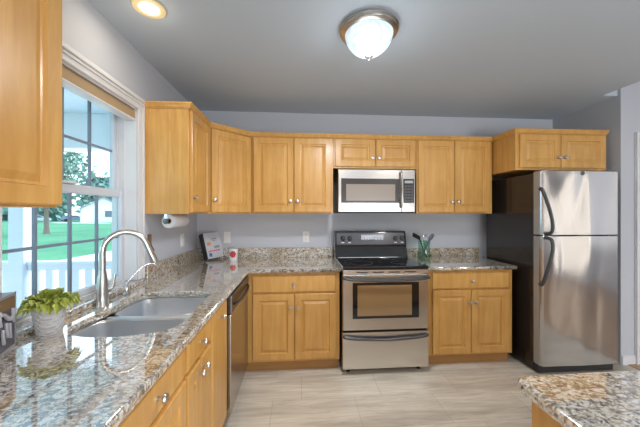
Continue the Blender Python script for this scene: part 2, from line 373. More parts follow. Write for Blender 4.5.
# diagonal corner
t=thing('corner_wall_cabinet','diagonal maple corner wall cabinet with a single door','cabinet',(0,0,Z0),0,'maple wall cabinets')
b=B(); poly=[(.003,-.003),(.003,-.610),(.305,-.610),(.625,-.305),(.625,-.003)]
b.prism(poly,'z',0,Z1-Z0); b.out('carcass','maple',t)
p0=Vector((.305,-.610,0)); p1=Vector((.625,-.305,0)); ln=(p1-p0).length; ang=math.atan2(p1.y-p0.y,p1.x-p0.x)
d=front(t,'door',.022,ln-.022,.012,Z1-Z0-.013,0,(.045,1.505-Z0)); d.location=p0; d.rotation_euler=(0,0,ang)
x=.628
wall_cab('wall_cabinet','tall two-door maple wall cabinet left of the microwave',(x,0,Z0),0,1.413-x,Z0,Z1,[
 ('door',.645-x,1.026-x,1.402,2.122,(.995-x,1.508)),('door',1.032-x,1.393-x,1.402,2.122,(1.062-x,1.508))])
x=1.416
wall_cab('wall_cabinet','short two-door maple wall cabinet directly above the microwave',(x,0,1.835),0,2.253-x,1.835,Z1,[
 ('door',1.432-x,1.833-x,1.852,2.122,(1.805-x,1.935)),('door',1.839-x,2.238-x,1.852,2.122,(1.868-x,1.935))])
x=2.256
wall_cab('wall_cabinet','tall two-door maple wall cabinet between the microwave and the refrigerator',(x,0,Z0),0,3.055-x,Z0,Z1,[
 ('door',2.272-x,2.646-x,1.402,2.122,(2.615-x,1.508)),('door',2.652-x,3.022-x,1.402,2.122,(2.682-x,1.508))])
x=3.068
wall_cab('wall_cabinet','deep short maple cabinet with two doors over the refrigerator',(x,0,1.792),0,.905,1.792,Z1,[
 ('door',3.10-x,3.497-x,1.812,2.118,(3.47-x,1.906)),('door',3.503-x,3.945-x,1.812,2.118,(3.53-x,1.906))],.625)
y0=-2.96
wall_cab('wall_cabinet','maple wall cabinet at the left edge, close to the camera, left of the window',(0,y0,1.413),PI/2,.842,1.413,2.30,[
 ('door',.01,.415,1.420,2.29,(.385,1.5)),('door',.421,.840,1.420,2.29,(.45,1.5))],.305)
# crown
def sweep(b,path,prof,close=False):
    P=[Vector((x,y)) for x,y in path]; n=len(P); nor=[]
    for i in range(n-1):
        d=(P[i+1]-P[i]).normalized(); nor.append(Vector((d.y,-d.x)))
    t=bmesh.new(); rr=[]
    for i in range(n):
        if i==0: m=nor[0]
        elif i==n-1: m=nor[-1]
        else:
            m=(nor[i-1]+nor[i]).normalized(); m=m/max(.3,m.dot(nor[i]))
        rr.append([t.verts.new((P[i].x+m.x*o,P[i].y+m.y*o,z)) for o,z in prof])
    k=len(prof)
    for a,c in zip(rr,rr[1:]):
        for j in range(k): t.faces.new((a[j],a[(j+1)%k],c[(j+1)%k],c[j]))
    t.faces.new(rr[0][::-1]); t.faces.new(rr[-1]); bmesh.ops.recalc_face_normals(t,faces=t.faces); b.add(t)
crown=[(.001,2.128),(.006,2.128),(.010,2.134),(.014,2.136),(.024,2.155),(.028,2.157),(.028,2.168),(.001,2.168)]
b=B(); sweep(b,[(.004,-1.037),(.306,-1.037),(.306,-.612),(.626,-.326),(3.067,-.326),(3.067,-.626),(3.974,-.626)],crown)
o=b.out('crown_moulding','maple'); tag(o,'continuous maple crown moulding running along the tops of the wall cabinets','moulding')
# ------------------------------------------------------------ worktops
def slab(name,outline,holes,z0,z1,r=.010):
    cu=bpy.data.curves.new(name,'CURVE'); cu.dimensions='2D'; cu.fill_mode='BOTH'; cu.extrude=(z1-z0)/2-r; cu.bevel_depth=r; cu.bevel_resolution=3; cu.offset=-r
    for pl in [outline]+holes:
        sp=cu.splines.new('POLY'); sp.points.add(len(pl)-1); sp.use_cyclic_u=True
        for i,(x,y) in enumerate(pl): sp.points[i].co=(x,y,0,1)
    ob=bpy.data.objects.new('tmp',cu); COL.objects.link(ob); bpy.context.view_layer.update()
    me=bpy.data.meshes.new_from_object(ob.evaluated_get(bpy.context.evaluated_depsgraph_get())); bpy.data.objects.remove(ob)
    for v in me.vertices: v.co.z+=(z0+z1)/2
    me.materials.clear(); me.materials.append(M['granite']); me.name=name
    return me
def rrect(x0,x1,y0,y1,rs,n=8):
    # rs: radii for (x0,y0),(x1,y0),(x1,y1),(x0,y1)
    o=[]
    for (cx,cy,a0),r in zip(((x0,y0,PI),(x1,y0,1.5*PI),(x1,y1,0),(x0,y1,.5*PI)),rs):
        ccx=cx+(r if cx==x0 else -r); ccy=cy+(r if cy==y0 else -r)
        for k in range(n+1):
            a=a0+PI/2*k/n; o.append((ccx+r*math.cos(a),ccy+r*math.sin(a)))
    return o
def chaikin(pl,it=3):
    for _ in range(it):
        o=[]
        for i in range(len(pl)):
            a=pl[i];c=pl[(i+1)%len(pl)]; o+= [(a[0]*.75+c[0]*.25,a[1]*.75+c[1]*.25),(a[0]*.25+c[0]*.75,a[1]*.25+c[1]*.75)]
        pl=o
    return pl
ZT=.914
out=[(.002,-3.0),(.650,-3.0),(.650,-.655),(1.444,-.655),(1.444,-.002),(.002,-.002)]
hole=chaikin([(.135,-1.60),(.115,-1.80),(.15,-1.885),(.27,-1.925),(.42,-1.925),(.545,-1.875),(.575,-1.78),(.565,-1.66),(.545,-1.62),(.55,-1.56),(.55,-1.40),(.545,-1.315),(.46,-1.30),(.25,-1.30),(.16,-1.31),(.135,-1.40)],3)
t=thing('worktop','long granite worktop running from the sink corner to the range, with backsplash strip','worktop',(0,0,.878))
me=slab('worktop_slab',out,[hole[::-1]],0,.036); o=bpy.data.objects.new('slab',me); COL.objects.link(o); o.parent=t
b=B(); z=.036
b.box(.002,.024,-1.033,-.026,z,1.027-.878,.003); b.box(.002,1.444,-.024,-.002,z,1.018-.878,.003)
b.out('backsplash','granite_splash',t)
b=B(); b.box(.001,.026,-2.2,-1.036,z,.944-.878,.004); b.box(-.070,.001,Y0+.009,Y1-.009,.9365-.878,.944-.878)
b.out('window_ledge','granite',t)
t=thing('worktop','short granite worktop between the range and the refrigerator','worktop',(0,0,.878))
me=slab('worktop_slab',[(2.215,-.655),(3.06,-.655),(3.06,-.15),(3.12,-.12),(3.12,-.002),(2.215,-.002)],[],0,.036); o=bpy.data.objects.new('slab',me); COL.objects.link(o); o.parent=t
B().box(2.215,3.118,-.024,-.002,.036,1.0-.878,.003).out('backsplash','granite_splash',t)
t=thing('worktop','granite peninsula worktop cutting into the bottom right corner','worktop',(0,0,.878))
me=slab('worktop_slab',rrect(1.712,3.3,-3.4,-2.285,(.02,.02,.02,.045)),[],0,.036,.014); o=bpy.data.objects.new('slab',me); COL.objects.link(o); o.parent=t
t=thing('peninsula_cabinet','plain maple end panel of the peninsula under the corner worktop','cabinet',(0,0,0),0,'maple base cabinets')
b=B(); b.box(1.735,3.25,-3.2,-2.335,.10,.877,.002); b.out('carcass','maple',t)
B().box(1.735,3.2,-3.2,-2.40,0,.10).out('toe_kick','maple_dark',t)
# ------------------------------------------------------------ sink
t=thing('kitchen_sink','stainless undermount sink with two bowls set into the worktop under the window','sink',(0,0,0))
def bowl(name,rim,zr,depth,mat,par):
    bb=bmesh.new(); n=len(rim); cx=sum(p[0] for p in rim)/n; cy=sum(p[1] for p in rim)/n
    lv=[(1.0,0),(.985,-.012),(.965,-depth*.55),(.945,-depth*.85),(.90,-depth*.96),(.80,-depth),(.12,-depth-.006)]
    rr=[]
    for s,dz in lv: rr.append([bb.verts.new((cx+(x-cx)*s,cy+(y-cy)*s,zr+dz)) for x,y in rim])
    for a,c in zip(rr,rr[1:]):
        for j in range(n): bb.faces.new((a[j],a[(j+1)%n],c[(j+1)%n],c[j]))
    bb.faces.new(rr[-1]); bmesh.ops.recalc_face_normals(bb,faces=bb.faces)
    for f in bb.faces: f.normal_flip()
    B_=B(); B_.add(bb); o=B_.out(name,mat,par,True); md=o.modifiers.new('s','SOLIDIFY'); md.thickness=.0015; md.offset=-1
    b=B(); b.lathe([(0,.002),(.03,.002),(.042,.004),(.044,.001),(.044,-.004)],(cx,cy,zr-depth-.003),20); b.out('drain','chrome',o,True)
    return o
zr=.8765
near=chaikin([(.11,-1.655),(.10,-1.80),(.14,-1.915),(.27,-1.96),(.43,-1.96),(.56,-1.90),(.59,-1.78),(.575,-1.66),(.50,-1.632),(.35,-1.628),(.19,-1.632)],3)
far=chaikin([(.12,-1.56),(.19,-1.598),(.35,-1.602),(.48,-1.598),(.56,-1.56),(.565,-1.42),(.56,-1.30),(.46,-1.285),(.24,-1.285),(.14,-1.30),(.12,-1.42)],3)
bowl('bowl',near,zr,.20,'sink_steel',t); bowl('bowl',far,zr,.19,'sink_steel',t)
b=B()
pts=[(.135,-1.608),(.24,-1.613),(.36,-1.615),(.48,-1.613),(.555,-1.608)]
b.tube(smoothpath([(x,y,zr-.006) for x,y in pts],4),.016,12,flat=(1.0,.5)); b.box(.112,.575,-1.634,-1.596,zr-.018,zr-.008,.003); b.out('divider','sink_steel',t,True)
# faucet
t=thing('kitchen_faucet','tall brushed-nickel pull-down faucet arching over the sink','faucet',(.058,-1.535,ZT))
b=B(); b.lathe([(0,0),(.030,0),(.030,.004),(.027,.010),(.0255,.06),(.0245,.11),(.021,.15),(.018,.17),(.0175,.18),(0,.18)]); b.out('body','brushed_nickel',t,True)
dx,dy=.83,.56
arc=[(0,0,.17),(0,0,.26)]
for k in range(0,11):
    a=PI-PI*k/10*.86; r=.100; arc.append((dx*(r+r*math.cos(a)),dy*(r+r*math.cos(a)),.278+r*math.sin(a)))
b=B(); b.tube(smoothpath(arc,3),.0150,14); b.out('spout','brushed_nickel',t,True)
e=Vector(arc[-1]); dn=Vector((dx*.36,dy*.36,-.92)).normalized()
b=B(); b.tube([e-dn*.005,e+dn*.02,e+dn*.06,e+dn*.115,e+dn*.13],[.016,.0175,.0195,.0215,.020],14); b.out('spray_head','brushed_nickel',t,True)
b=B(); b.tube([e+dn*.03+Vector((.010,.005,.012)),e+dn*.075+Vector((.012,.006,.014))],.006,8); b.out('spray_button','black_plastic',t,True)
b=B(); b.tube([(.012,.018,.075),(.022,.034,.078)],.015,12); b.tube([(.022,.034,.078),(.026,.045,.10),(.028,.05,.15)],[.010,.008,.0085],10); b.out('lever','brushed_nickel',t,True)
t=thing('filter_faucet','small thin chrome water-filter tap between the faucet and the backsplash','faucet',(.062,-1.335,ZT))
b=B(); b.lathe([(0,0),(.022,0),(.022,.006),(.012,.014),(.011,.04),(.008,.05),(0,.05)]); b.out('base','chrome',t,True)
b=B(); b.tube(smoothpath([(0,0,.045),(.004,.003,.07),(.045,.03,.13),(.085,.055,.165),(.118,.075,.165),(.138,.088,.14)],6),.0055,10); b.out('spout','chrome',t,True)
b=B(); b.tube([(-.008,-.004,.035),(-.03,-.012,.045)],.005,8); b.out('lever','chrome',t,True)
# ------------------------------------------------------------ dishwasher
t=thing('dishwasher','stainless dishwasher with black control panel under the left worktop','dishwasher',(0,-1.252,0),PI/2)
b=B(); b.box(.004,.596,-.60,-.03,.10,.868); b.out('body','black_plastic',t)
b=B(); b.box(.003,.597,-.648,-.601,.105,.745,.006,2); b.out('door','stainless',t)
b=B(); b.box(.003,.597,-.652,-.601,.748,.868,.006,2); b.out('control_panel','dark_steel',t)
b=B(); b.tube(smoothpath([(.05,-.652,.80),(.12,-.672,.795),(.30,-.680,.79),(.48,-.672,.795),(.55,-.652,.80)],5),.011,10,flat=(1,.8)); b.out('handle','dark_steel',t,True)
B().box(.01,.59,-.56,-.54,0,.10).out('toe_kick','black_plastic',t)
# ------------------------------------------------------------ range
X0,X1=1.451,2.208
t=thing('electric_range','freestanding stainless electric range with black glass cooktop','range',(X0,0,0)); W=X1-X0
b=B(); b.box(.002,W-.002,-.655,-.03,.045,.905,.002); b.out('body','black_plastic',t)
b=B(); b.box(0,W,-.70,-.09,.906,.934,.006,2); b.out('cooktop','black_gloss',t)
b=B(); b.box(-.002,.006,-.697,-.10,.902,.9365,.002); b.out('cooktop_trim','range_steel',t)
for cx,cy,r in((.20,-.52,.105),(.56,-.52,.08),(.20,-.24,.08),(.56,-.24,.105)):
    b=B(); b.lathe([(r-.003,0),(r-.003,.0008),(r,.0008),(r,0)],(cx,cy,.934),40); b.out('burner_ring','dark_steel',t)
b=B(); b.box(.001,W-.001,-.700,-.656,.868,.905,.004); 
b.out('vent_panel','range_steel',t)
for k in range(4):
    B().box(.12+k*.14,.22+k*.14,-.7015,-.699,.880,.889).out('vent_slot','black_plastic',t)
b=B(); b.rings([(.001,W-.001,.385,.864,-.657),(.001,W-.001,.385,.864,-.694),(.006,W-.006,.390,.859,-.700),(.086,W-.086,.486,.796,-.700),(.088,W-.088,.488,.794,-.697)]); dr=b.out('oven_door','range_steel',t)
b=B(); b.box(.088,W-.088,-.6985,-.6975,.488,.794); b.out('window_border','black_gloss',dr)
b=B(); b.box(.128,W-.150,-.7,-.6986,.509,.772,.0004); b.out('oven_window','oven_glass',dr)
b=B(); b.tube(smoothpath([(.012,-.700,.842),(.02,-.735,.838),(.12,-.748,.830),(W/2,-.752,.822),(W-.12,-.748,.830),(W-.02,-.735,.838),(W-.012,-.700,.842)],6),.014,12,flat=(1,.8)); b.out('handle','mid_grey_handle',dr,True,label='dark grey bowed handle')
b=B(); b.box(.001,W-.001,-.700,-.657,.055,.371,.005,2); dw=b.out('storage_drawer','range_steel',t)
b=B(); b.tube(smoothpath([(.010,-.698,.338),(.03,-.716,.334),(.15,-.722,.322),(W/2,-.724,.312),(W-.15,-.722,.322),(W-.03,-.716,.334),(W-.01,-.698,.338)],6),.014,12,flat=(.8,1)); b.out('handle','dark_steel',dw,True,label='dark bowed handle')
for fx in(.06,W-.06):
    for fy in(-.62,-.1):
        B().lathe([(0,0),(.018,0),(.018,.01),(.009,.012),(.009,.05),(0,.05)],(fx,fy,0),12).out('foot','black_plastic',t)
# backguard
b=B(); b.prism([(-.028,.905),(-.225,.905),(-.222,.935),(-.185,1.045),(-.185,1.06),(-.16,1.197),(-.145,1.203),(-.028,1.203)],'x',0,W,bev=.004); bgd=b.out('backguard','black_gloss',t)
def bgpt(z): return -.185+(z-1.06)/(1.205-1.06)*.025
b=B(); b.hull([(.02,bgpt(1.065)-.003,1.065),(W-.02,bgpt(1.065)-.003,1.065),(W-.02,bgpt(1.182)-.003,1.182),(.02,bgpt(1.182)-.003,1.182),(.02,bgpt(1.065)+.004,1.065),(W-.02,bgpt(1.065)+.004,1.065),(W-.02,bgpt(1.182)+.004,1.182),(.02,bgpt(1.182)+.004,1.182)],[(0,1,2,3),(4,7,6,5),(0,4,5,1),(1,5,6,2),(2,6,7,3),(3,7,4,0)])
b.out('control_strip','display_grey',bgd)
for kx in(.082,.152,W-.117,W-.045):
    b=B(); b.lathe([(0,0),(.024,0),(.024,.004),(.019,.008),(.017,.026),(0,.028)],(kx,bgpt(1.13)-.003,1.13),20,'-y'); b.out('control_knob','black_plastic',t,True)
    B().box(kx-.014,kx+.014,bgpt(1.087)-.0045,bgpt(1.087)-.002,1.082,1.090).out('knob_mark','outlet_white',t)
B().box(.275,.515,bgpt(1.135)-.006,bgpt(1.135)-.002,1.10,1.165,.0005).out('display_panel','dark_steel',t)
for r_ in range(2):
    for k in range(8):
        if 3<=k<=4 and r_==0: continue
        B().box(.287+k*.028,.305+k*.028,bgpt(1.135)-.0075,bgpt(1.135)-.0058,1.112+r_*.026,1.124+r_*.026).out('button','button_grey',t)
# ------------------------------------------------------------ microwave
t=thing('microwave_oven','stainless over-the-range microwave with curved bar handle','microwave',(X0,0,1.396))
b=B(); b.box(.001,W-.001,-.385,-.004,.006,.42,.002); b.out('body','dark_steel',t)
b=B(); b.rings([(.002,.622,.008,.418,-.386),(.002,.622,.008,.418,-.408),(.006,.618,.012,.414,-.412),(.030,.600,.096,.330,-.412),(.031,.599,.097,.329,-.409)]); dr=b.out('door','stainless',t)
B().box(.031,.599,-.4105,-.4095,.097,.329).out('window_border','micro_black',dr)
B().box(.078,.558,-.4125,-.4106,.116,.276,.0004).out('window','micro_glass',dr)
b=B(); b.tube(smoothpath([(.612,-.412,.395),(.612,-.438,.375),(.618,-.448,.22),(.612,-.438,.075),(.612,-.412,.055)],6),.0095,12); b.out('handle','stainless',dr,True)
b=B(); b.box(.624,W-.001,-.412,-.386,.008,.418,.003); cp=b.out('control_panel','stainless',t)
B().box(.641,.746,-.4135,-.411,.096,.330,.0005).out('keypad','micro_black',cp)
for r_ in range(6):
    for k in range(3): B().box(.650+k*.031,.674+k*.031,-.4145,-.4134,.11+r_*.028,.126+r_*.028).out('key','mid_grey_handle',cp)
B().box(.652,.735,-.4145,-.4134,.288,.312).out('clock_display','button_grey',cp)
b=B(); b.box(.01,W-.01,-.39,-.02,-.004,.006); b.out('vent_bottom','black_plastic',t)
# ------------------------------------------------------------ refrigerator
FX=3.135
t=thing('refrigerator','stainless top-freezer refrigerator with glossy black sides','refrigerator',(FX,0,0))
b=B(); b.box(.0,.723,-.745,-.12,.012,1.742,.004); b.out('body','fridge_side',t)
B().box(.004,.711,-.79,-.746,.010,.075,.003).out('kick_grille','black_plastic',t)
def fdoor(z0,z1):
    t2=bmesh.new(); prof=[(.001,-.750),(.001,-.800),(.006,-.818),(.018,-.830),(.36,-.838),(.705,-.830),(.718,-.818),(.723,-.80),(.723,-.750)]
    b=B(); b.prism(prof,'z',z0,z1,bev=.003); return b
fz=fdoor(1.206,1.755).out('freezer_door','fridge_steel',t,True); fd=fdoor(.085,1.196).out('fridge_door','fridge_steel',t,True)
simple('door_edge_reflection',(.40,.375,.34),.45,.3)
for z0,z1,dd in((1.21,1.751,fz),(.089,1.192,fd)): B().box(-.0015,.001,-.806,-.752,z0,z1).out('side_reflection','door_edge_reflection',dd)  # added plates, beige reflection on the metal door side put into their colour
b=B(); b.tube(smoothpath([(.004,-.81,1.60),(.0,-.842,1.585),(.018,-.880,1.45),(.038,-.895,1.32),(.040,-.885,1.235),(.036,-.83,1.215)],6),.012,12,flat=(1,1.3)); b.out('handle','mid_grey_handle',fz,True,label='dark grey curved handle')
b=B(); b.tube(smoothpath([(.036,-.83,1.185),(.040,-.885,1.168),(.038,-.897,1.08),(.018,-.882,.95),(.0,-.845,.80),(.004,-.81,.785)],6),.012,12,flat=(1,1.3)); b.out('handle','mid_grey_handle',fd,True,label='dark grey curved handle')
b=B(); b.tube([(.37,-.829,1.735),(.37,-.8405,1.735)],.018,20); b.out('badge','dark_steel',fz,True)
b=B(); b.box(.60,.70,-.81,-.752,1.755,1.768,.003); b.out('hinge_cover','dark_steel',t)
# ------------------------------------------------------------ lights
t=thing('ceiling_light','flush ceiling light with nickel ring and frosted alabaster bowl','ceiling light',(1.49,-1.455,ZC))
b=B(); b.lathe([(0,-.0005),(.150,-.0005),(.160,-.006),(.170,-.014),(.171,-.020),(.163,-.024),(.162,-.032),(.164,-.036),(.150,-.044),(.140,-.046),(.136,-.03),(0,-.03)],n=48); b.out('ring','brushed_nickel',t,True)
b=B(); pr=[(.138,-.036)]+[(.138*math.cos(a)**1.05,-.038-.127*math.sin(a)) for a in [PI/2*k/10 for k in range(1,10)]]+[(0,-.166)]; b.lathe(pr,n=48); b.out('glass_bowl','alabaster_glass',t,True)
b=B(); b.lathe([(0,-.160),(.024,-.163),(.024,-.170),(.010,-.176),(.006,-.184),(.008,-.190),(0,-.194)],n=20); b.out('finial','brushed_nickel',t,True)
point('ceiling_light_lamp',(1.49,-1.455,ZC-.30),2.5,(.86,.95,1.0),.12); down('ceiling_light_glow',(1.49,-1.455,ZC-.225),17,(.93,.96,1.0),.22)
def recessed(x,y,label,p1,p2,col):
    t=thing('recessed_light',label,'ceiling light',(x,y,ZC),0,'recessed downlights')
    b=B(); b.lathe([(.045,-.001),(.080,-.001),(.082,-.006),(.078,-.010),(.052,-.012),(.045,-.006)],n=40); b.out('trim_ring','cream_baffle',t,True)
    b=B(); b.lathe([(0,-.006),(.030,-.009),(.046,-.007),(.046,-.002),(0,-.002)],n=40); b.out('bulb','lamp_glow',t,True)
    if p1: point('recessed_lamp',(x,y,ZC-.07),p1,col,.05)
    down('recessed_glow',(x,y,ZC-.03),p2,col,.1)
recessed(rc[0],rc[1],'round recessed downlight with cream trim in the ceiling near the window',.4,1.6,(1,.88,.7))
for x,y,lab in((1.7,-4.4,'added fill downlight behind the camera on the window side'),(3.2,-4.2,'added fill downlight behind the camera above the peninsula')): recessed(x,y,lab,0,22,(1,.95,.88))  # unseen downlights added to fill the room with light
# ------------------------------------------------------------ small things
PS=.80
t=thing('potted_plant','small leafy green plant in a ribbed white pot on the worktop by the window','plant',(.080,-1.874,ZT))
t2=bmesh.new(); n=48; rr=[]
for r,z in[(0,.0),(.046,0),(.050,.004),(.060,.06),(.069,.118),(.070,.122),(.066,.123),(.063,.112),(0,.112)]:
    ring=[]
    for i in range(n):
        a=2*PI*i/n; k=1+.022*math.cos(12*a+z*60) if 0<z<.12 else 1
        ring.append(t2.verts.new((r*PS*k*math.cos(a),r*PS*k*math.sin(a),z*.97)))
    rr.append(ring)
for a,c in zip(rr,rr[1:]):
    for j in range(n):
        t2.faces.new((a[j],a[(j+1)%n],c[(j+1)%n],c[j]))
bmesh.ops.remove_doubles(t2,verts=t2.verts,dist=1e-5); bmesh.ops.recalc_face_normals(t2,faces=t2.faces)
b=B(); b.add(t2); b.out('pot','pot_ceramic',t,True)
b=B(); b.lathe([(0,.110),(.050,.109)],n=24); b.out('soil','soil',t)
b=B()
for i in range(260):
    a=R.uniform(0,2*PI); el=R.uniform(-.15,1.45); ln=.043+R.uniform(-.010,.010)
    c=Vector((math.cos(a)*.035*math.cos(el)*R.random(),math.sin(a)*.035*math.cos(el)*R.random(),.118+R.uniform(0,.010)))
    d=Vector((math.cos(a)*math.cos(el)*1.15,math.sin(a)*math.cos(el)*1.15,math.sin(el)*.82)); s=d.cross(Vector((0,0,1))).normalized()
    u=s.cross(d).normalized(); wd=.0135*R.uniform(.8,1.2)
    tip=c+d*ln*1.35-Vector((0,0,.024*math.cos(el))); mid=c+d*ln*.8; 
    P=[c-s*.003,c+s*.003,mid+s*wd-u*.002,mid+u*.004,mid-s*wd-u*.002,tip,c+d*ln*1.15+s*wd*.8,c+d*ln*1.15-s*wd*.8]
    b.hull(P,[(0,1,3),(1,2,3),(0,3,4),(2,6,3),(3,6,5),(3,5,7),(3,7,4)])
o=b.out('foliage','leaf_green',t,True)
# framed block at left edge
A=Vector((.049,-1.978,0)); Bv=Vector((.084,-2.066,0)); d=(Bv-A).normalized(); nrm=Vector((d.y,-d.x,0));  # face normal
if nrm.x<0: nrm=-nrm
t=thing('decorative_box','dark decorative box with pale branch relief at the left edge of the worktop','box',(A.x,A.y,ZT),math.atan2(d.y,d.x))
# local x along face, local +y = left of direction d ; face looks to nrm
sgn=1 if Vector((-d.y,d.x,0)).dot(nrm)>0 else -1
def by(v): return sgn*v
def bb_(b,x0,x1,y0,y1,z0,z1,bev=0,mi=0):
    ya,yb=sorted((by(y0),by(y1))); b.box(x0,x1,ya,yb,z0,z1,bev,mi=mi)
b=B(); bb_(b,0,.20,-.085,0,0,.195,.003); simple('box_dark',(.10,.09,.10),.35); simple('box_frame',(.34,.34,.37),.3,.3); simple('box_brown',(.22,.13,.07),.4)
b.out('body','box_dark',t)
b=B()
for (u0,u1,z0,z1) in((0,.2,.185,.197),(0,.2,0,.010),(0,.008,0,.197),(.192,.2,0,.197)): bb_(b,u0,u1,0,.003,z0,z1,.001)
b.out('rim','box_frame',t)
b=B()
for k in range(9):
    u=.02+k*.02; zz=.03+R.random()*.10; pts=[(u,by(.003),zz),(u+.012,by(.006),zz+.025),(u+.006,by(.003),zz+.05)]
    b.tube(smoothpath(pts,3),[.005]*7,8)
b.tube(smoothpath([(.01,by(.004),.135),(.05,by(.006),.11),(.10,by(.006),.14),(.19,by(.004),.125)],5),.006,8)
simple('relief_grey',(.42,.42,.46),.5); b.out('branch_relief','relief_grey',t,True)
b=B(); bb_(b,.008,.192,0,.0022,.145,.183); b.out('amber_band','box_brown',t)
# cookbook
BL=Vector((.21,-.225,0)); BR=Vector((.318,-.082,0)); ux=(BR-BL).normalized(); 
t=thing('cookbook','white covered cookbook with dark spine leaning in the counter corner','book',(.185,-.235,ZT),math.atan2(ux.y,ux.x)*.92)
tl=Matrix.Rotation(math.radians(-17),4,'X')@Matrix.Rotation(math.radians(-3),4,'Y')
def addbook(name,mat,args,bev=.002):
    b=B(); b.box(*args,bev); o=b.out(name,mat,t); o.data.transform(tl); o.data.transform(Matrix.Translation((0,0,.024))); return o
addbook('cover','cover_white',(0,.178,-.006,0,0,.262)); addbook('pages','paper_white',(.004,.172,0,.060,.004,.258)); addbook('back_cover','spine_black',(0,.178,.060,.066,0,.262)); addbook('spine','spine_black',(-.006,.0,-.007,.067,0,.264),.003)
addbook('cover_print','ink_red',(.02,.150,-.0075,-.0062,.070,.078),0); addbook('cover_print','ink_grey',(.07,.135,-.0075,-.0062,.19,.20),0); addbook('cover_print','ink_grey',(.085,.12,-.0075,-.0062,.175,.183),0)
addbook('cover_print','ink_orange',(.02,.06,-.0075,-.0062,.13,.165),0); addbook('cover_print','ink_blue',(.02,.05,-.0075,-.0062,.02,.055),0); addbook('cover_print','ink_grey',(.09,.15,-.0075,-.0062,.10,.12),0)
# canister
t=thing('tin_canister','small white tin with a red flower print beside the cookbook','canister',(.415,-.175,ZT))
b=B(); b.lathe([(0,0),(.040,0),(.042,.003),(.042,.100),(.040,.103),(0,.103)],n=32); b.out('can','paper_white',t,True)
b=B(); b.lathe([(.0425,.100),(.0435,.102),(.0435,.116),(.041,.119),(0,.119)],n=32); b.out('lid','paper_white',t,True)
b=B()
for k in range(7):
    a=2*PI*k/7; ca=-1.45+.5*math.cos(a); cz=.068+.022*math.sin(a)
    b.lathe([(0,.0015),(.010,.001),(.0125,0)],n=10,mat=Matrix.Translation((.0425*math.cos(ca),.0425*math.sin(ca),cz))@Matrix.Rotation(ca,4,'Z')@Matrix.Rotation(PI/2,4,'Y'))
b.lathe([(0,.0025),(.009,.002),(.011,0)],n=10,mat=Matrix.Translation((.0425*math.cos(-1.45),.0425*math.sin(-1.45),.068))@Matrix.Rotation(-1.45,4,'Z')@Matrix.Rotation(PI/2,4,'Y'))
b.out('flower_print','ink_red',t)
# jar and utensils
jx,jy=2.362,-.27
t=tag(B().lathe([(0,.001),(.060,.001),(.066,.006),(.066,.03),(.060,.09),(.058,.15),(.062,.198),(.064,.200),(.058,.200),(.054,.15),(.056,.09),(.061,.03),(.058,.012),(0,.012)],n=40).out('glass_jar','jar_glass',None,True,(jx,jy,ZT)),'green glass jar holding cooking utensils on the worktop right of the range','jar')
def ut(name,label,cat,pts,r,head,mat,parts):
    t=thing(name,label,cat,(jx,jy,ZT),0,'utensils in the green jar'); b=B(); b.tube(smoothpath(pts,5),r,8); b.out('handle',mat,t,True); parts(t); return t
def spat(t):
    b=B(); m=Matrix.Translation((-.082,.0,.240))@Matrix.Rotation(math.radians(-62),4,'Y')@Matrix.Rotation(math.radians(35),4,'Z')
    tt=bmesh.new(); bmesh.ops.create_cube(tt,size=1); 
    for v in tt.verts: v.co=Vector((v.co.x*.05,v.co.y*.012,v.co.z*.09))
    bmesh.ops.bevel(tt,geom=list(tt.edges),offset=.004,segments=2,affect='EDGES'); b.add(tt,0,m); b.out('blade','utensil_black',t,True)
ut('spatula','black spatula leaning to the left out of the glass jar','spatula',[(.03,0,.018),(-.015,0,.12),(-.05,0,.225)],.006,None,'utensil_black',spat)
def spoon(t):
    b=B(); tt=bmesh.new(); bmesh.ops.create_uvsphere(tt,u_segments=16,v_segments=10,radius=1)
    b.add(tt,0,Matrix.Translation((.075,0,.232))@Matrix.Rotation(math.radians(36),4,'Y')@Matrix.Diagonal((.022,.012,.042,1))); b.out('bowl','utensil_grey',t,True)
ut('spoon','dark grey serving spoon leaning to the right out of the glass jar','spoon',[(-.03,.01,.018),(.02,.005,.12),(.055,0,.20)],.006,None,'utensil_grey',spoon)
t=thing('whisk','wire balloon whisk standing in the middle of the glass jar','whisk',(jx,jy,ZT),0,'utensils in the green jar')
B().tube([(-.005,-.02,.018),(.004,-.012,.13)],.007,10).out('handle','utensil_grey',t,True)
b=B()
for k in range(5):
    a=PI*k/5; ca,sa=math.cos(a),math.sin(a)
    b.tube(smoothpath([(.004+ca*.004,-.012+sa*.004,.13),(.008+ca*.018,-.010+sa*.018,.19),(.012+ca*.026,-.008+sa*.026,.23),(.014,-.007,.262),(.012-ca*.026,-.008-sa*.026,.23),(.008-ca*.018,-.010-sa*.018,.19),(.004-ca*.004,-.012-sa*.004,.13)],4),.0011,6)
b.out('wires','chrome',t,True)
# paper towel holder + roll
t=thing('paper_towel_holder','under-cabinet paper towel holder below the cabinet right of the window','paper towel holder',(.14,-.985,1.388))
b=B(); b.box(-.012,.012,-.03,.29,-.005,-.0005,.001); b.box(-.012,.012,-.030,-.026,-.055,-.003,.001); b.box(-.012,.012,.286,.290,-.055,-.003,.001)
b.tube([(0,-.034,-.052),(0,.292,-.052)],.006,10); b.out('bracket','chrome',t,True)
b=B(); b.lathe([(0,0),(.018,.0),(.02,.004),(0,.006)],(0,-.030,-.052),16,'-y'); b.out('end_cap','dark_steel',t,True)
t=thing('paper_towel_roll','white roll of paper towels hanging under the wall cabinet','paper towel',(.14,-.985,1.336))
b=B(); b.lathe([(.021,0),(.0475,0),(.0495,.003),(.0495,.257),(.0475,.26),(.021,.26),(.021,0)],(0,.27,0),36,'-y'); b.out('roll','paper_white',t,True)
b=B(); b.lathe([(.0165,.0),(.0205,0),(.0205,.256),(.0165,.256),(.0165,0)],(0,.268,0),24,'-y'); b.out('core','shade_fabric',t,True)
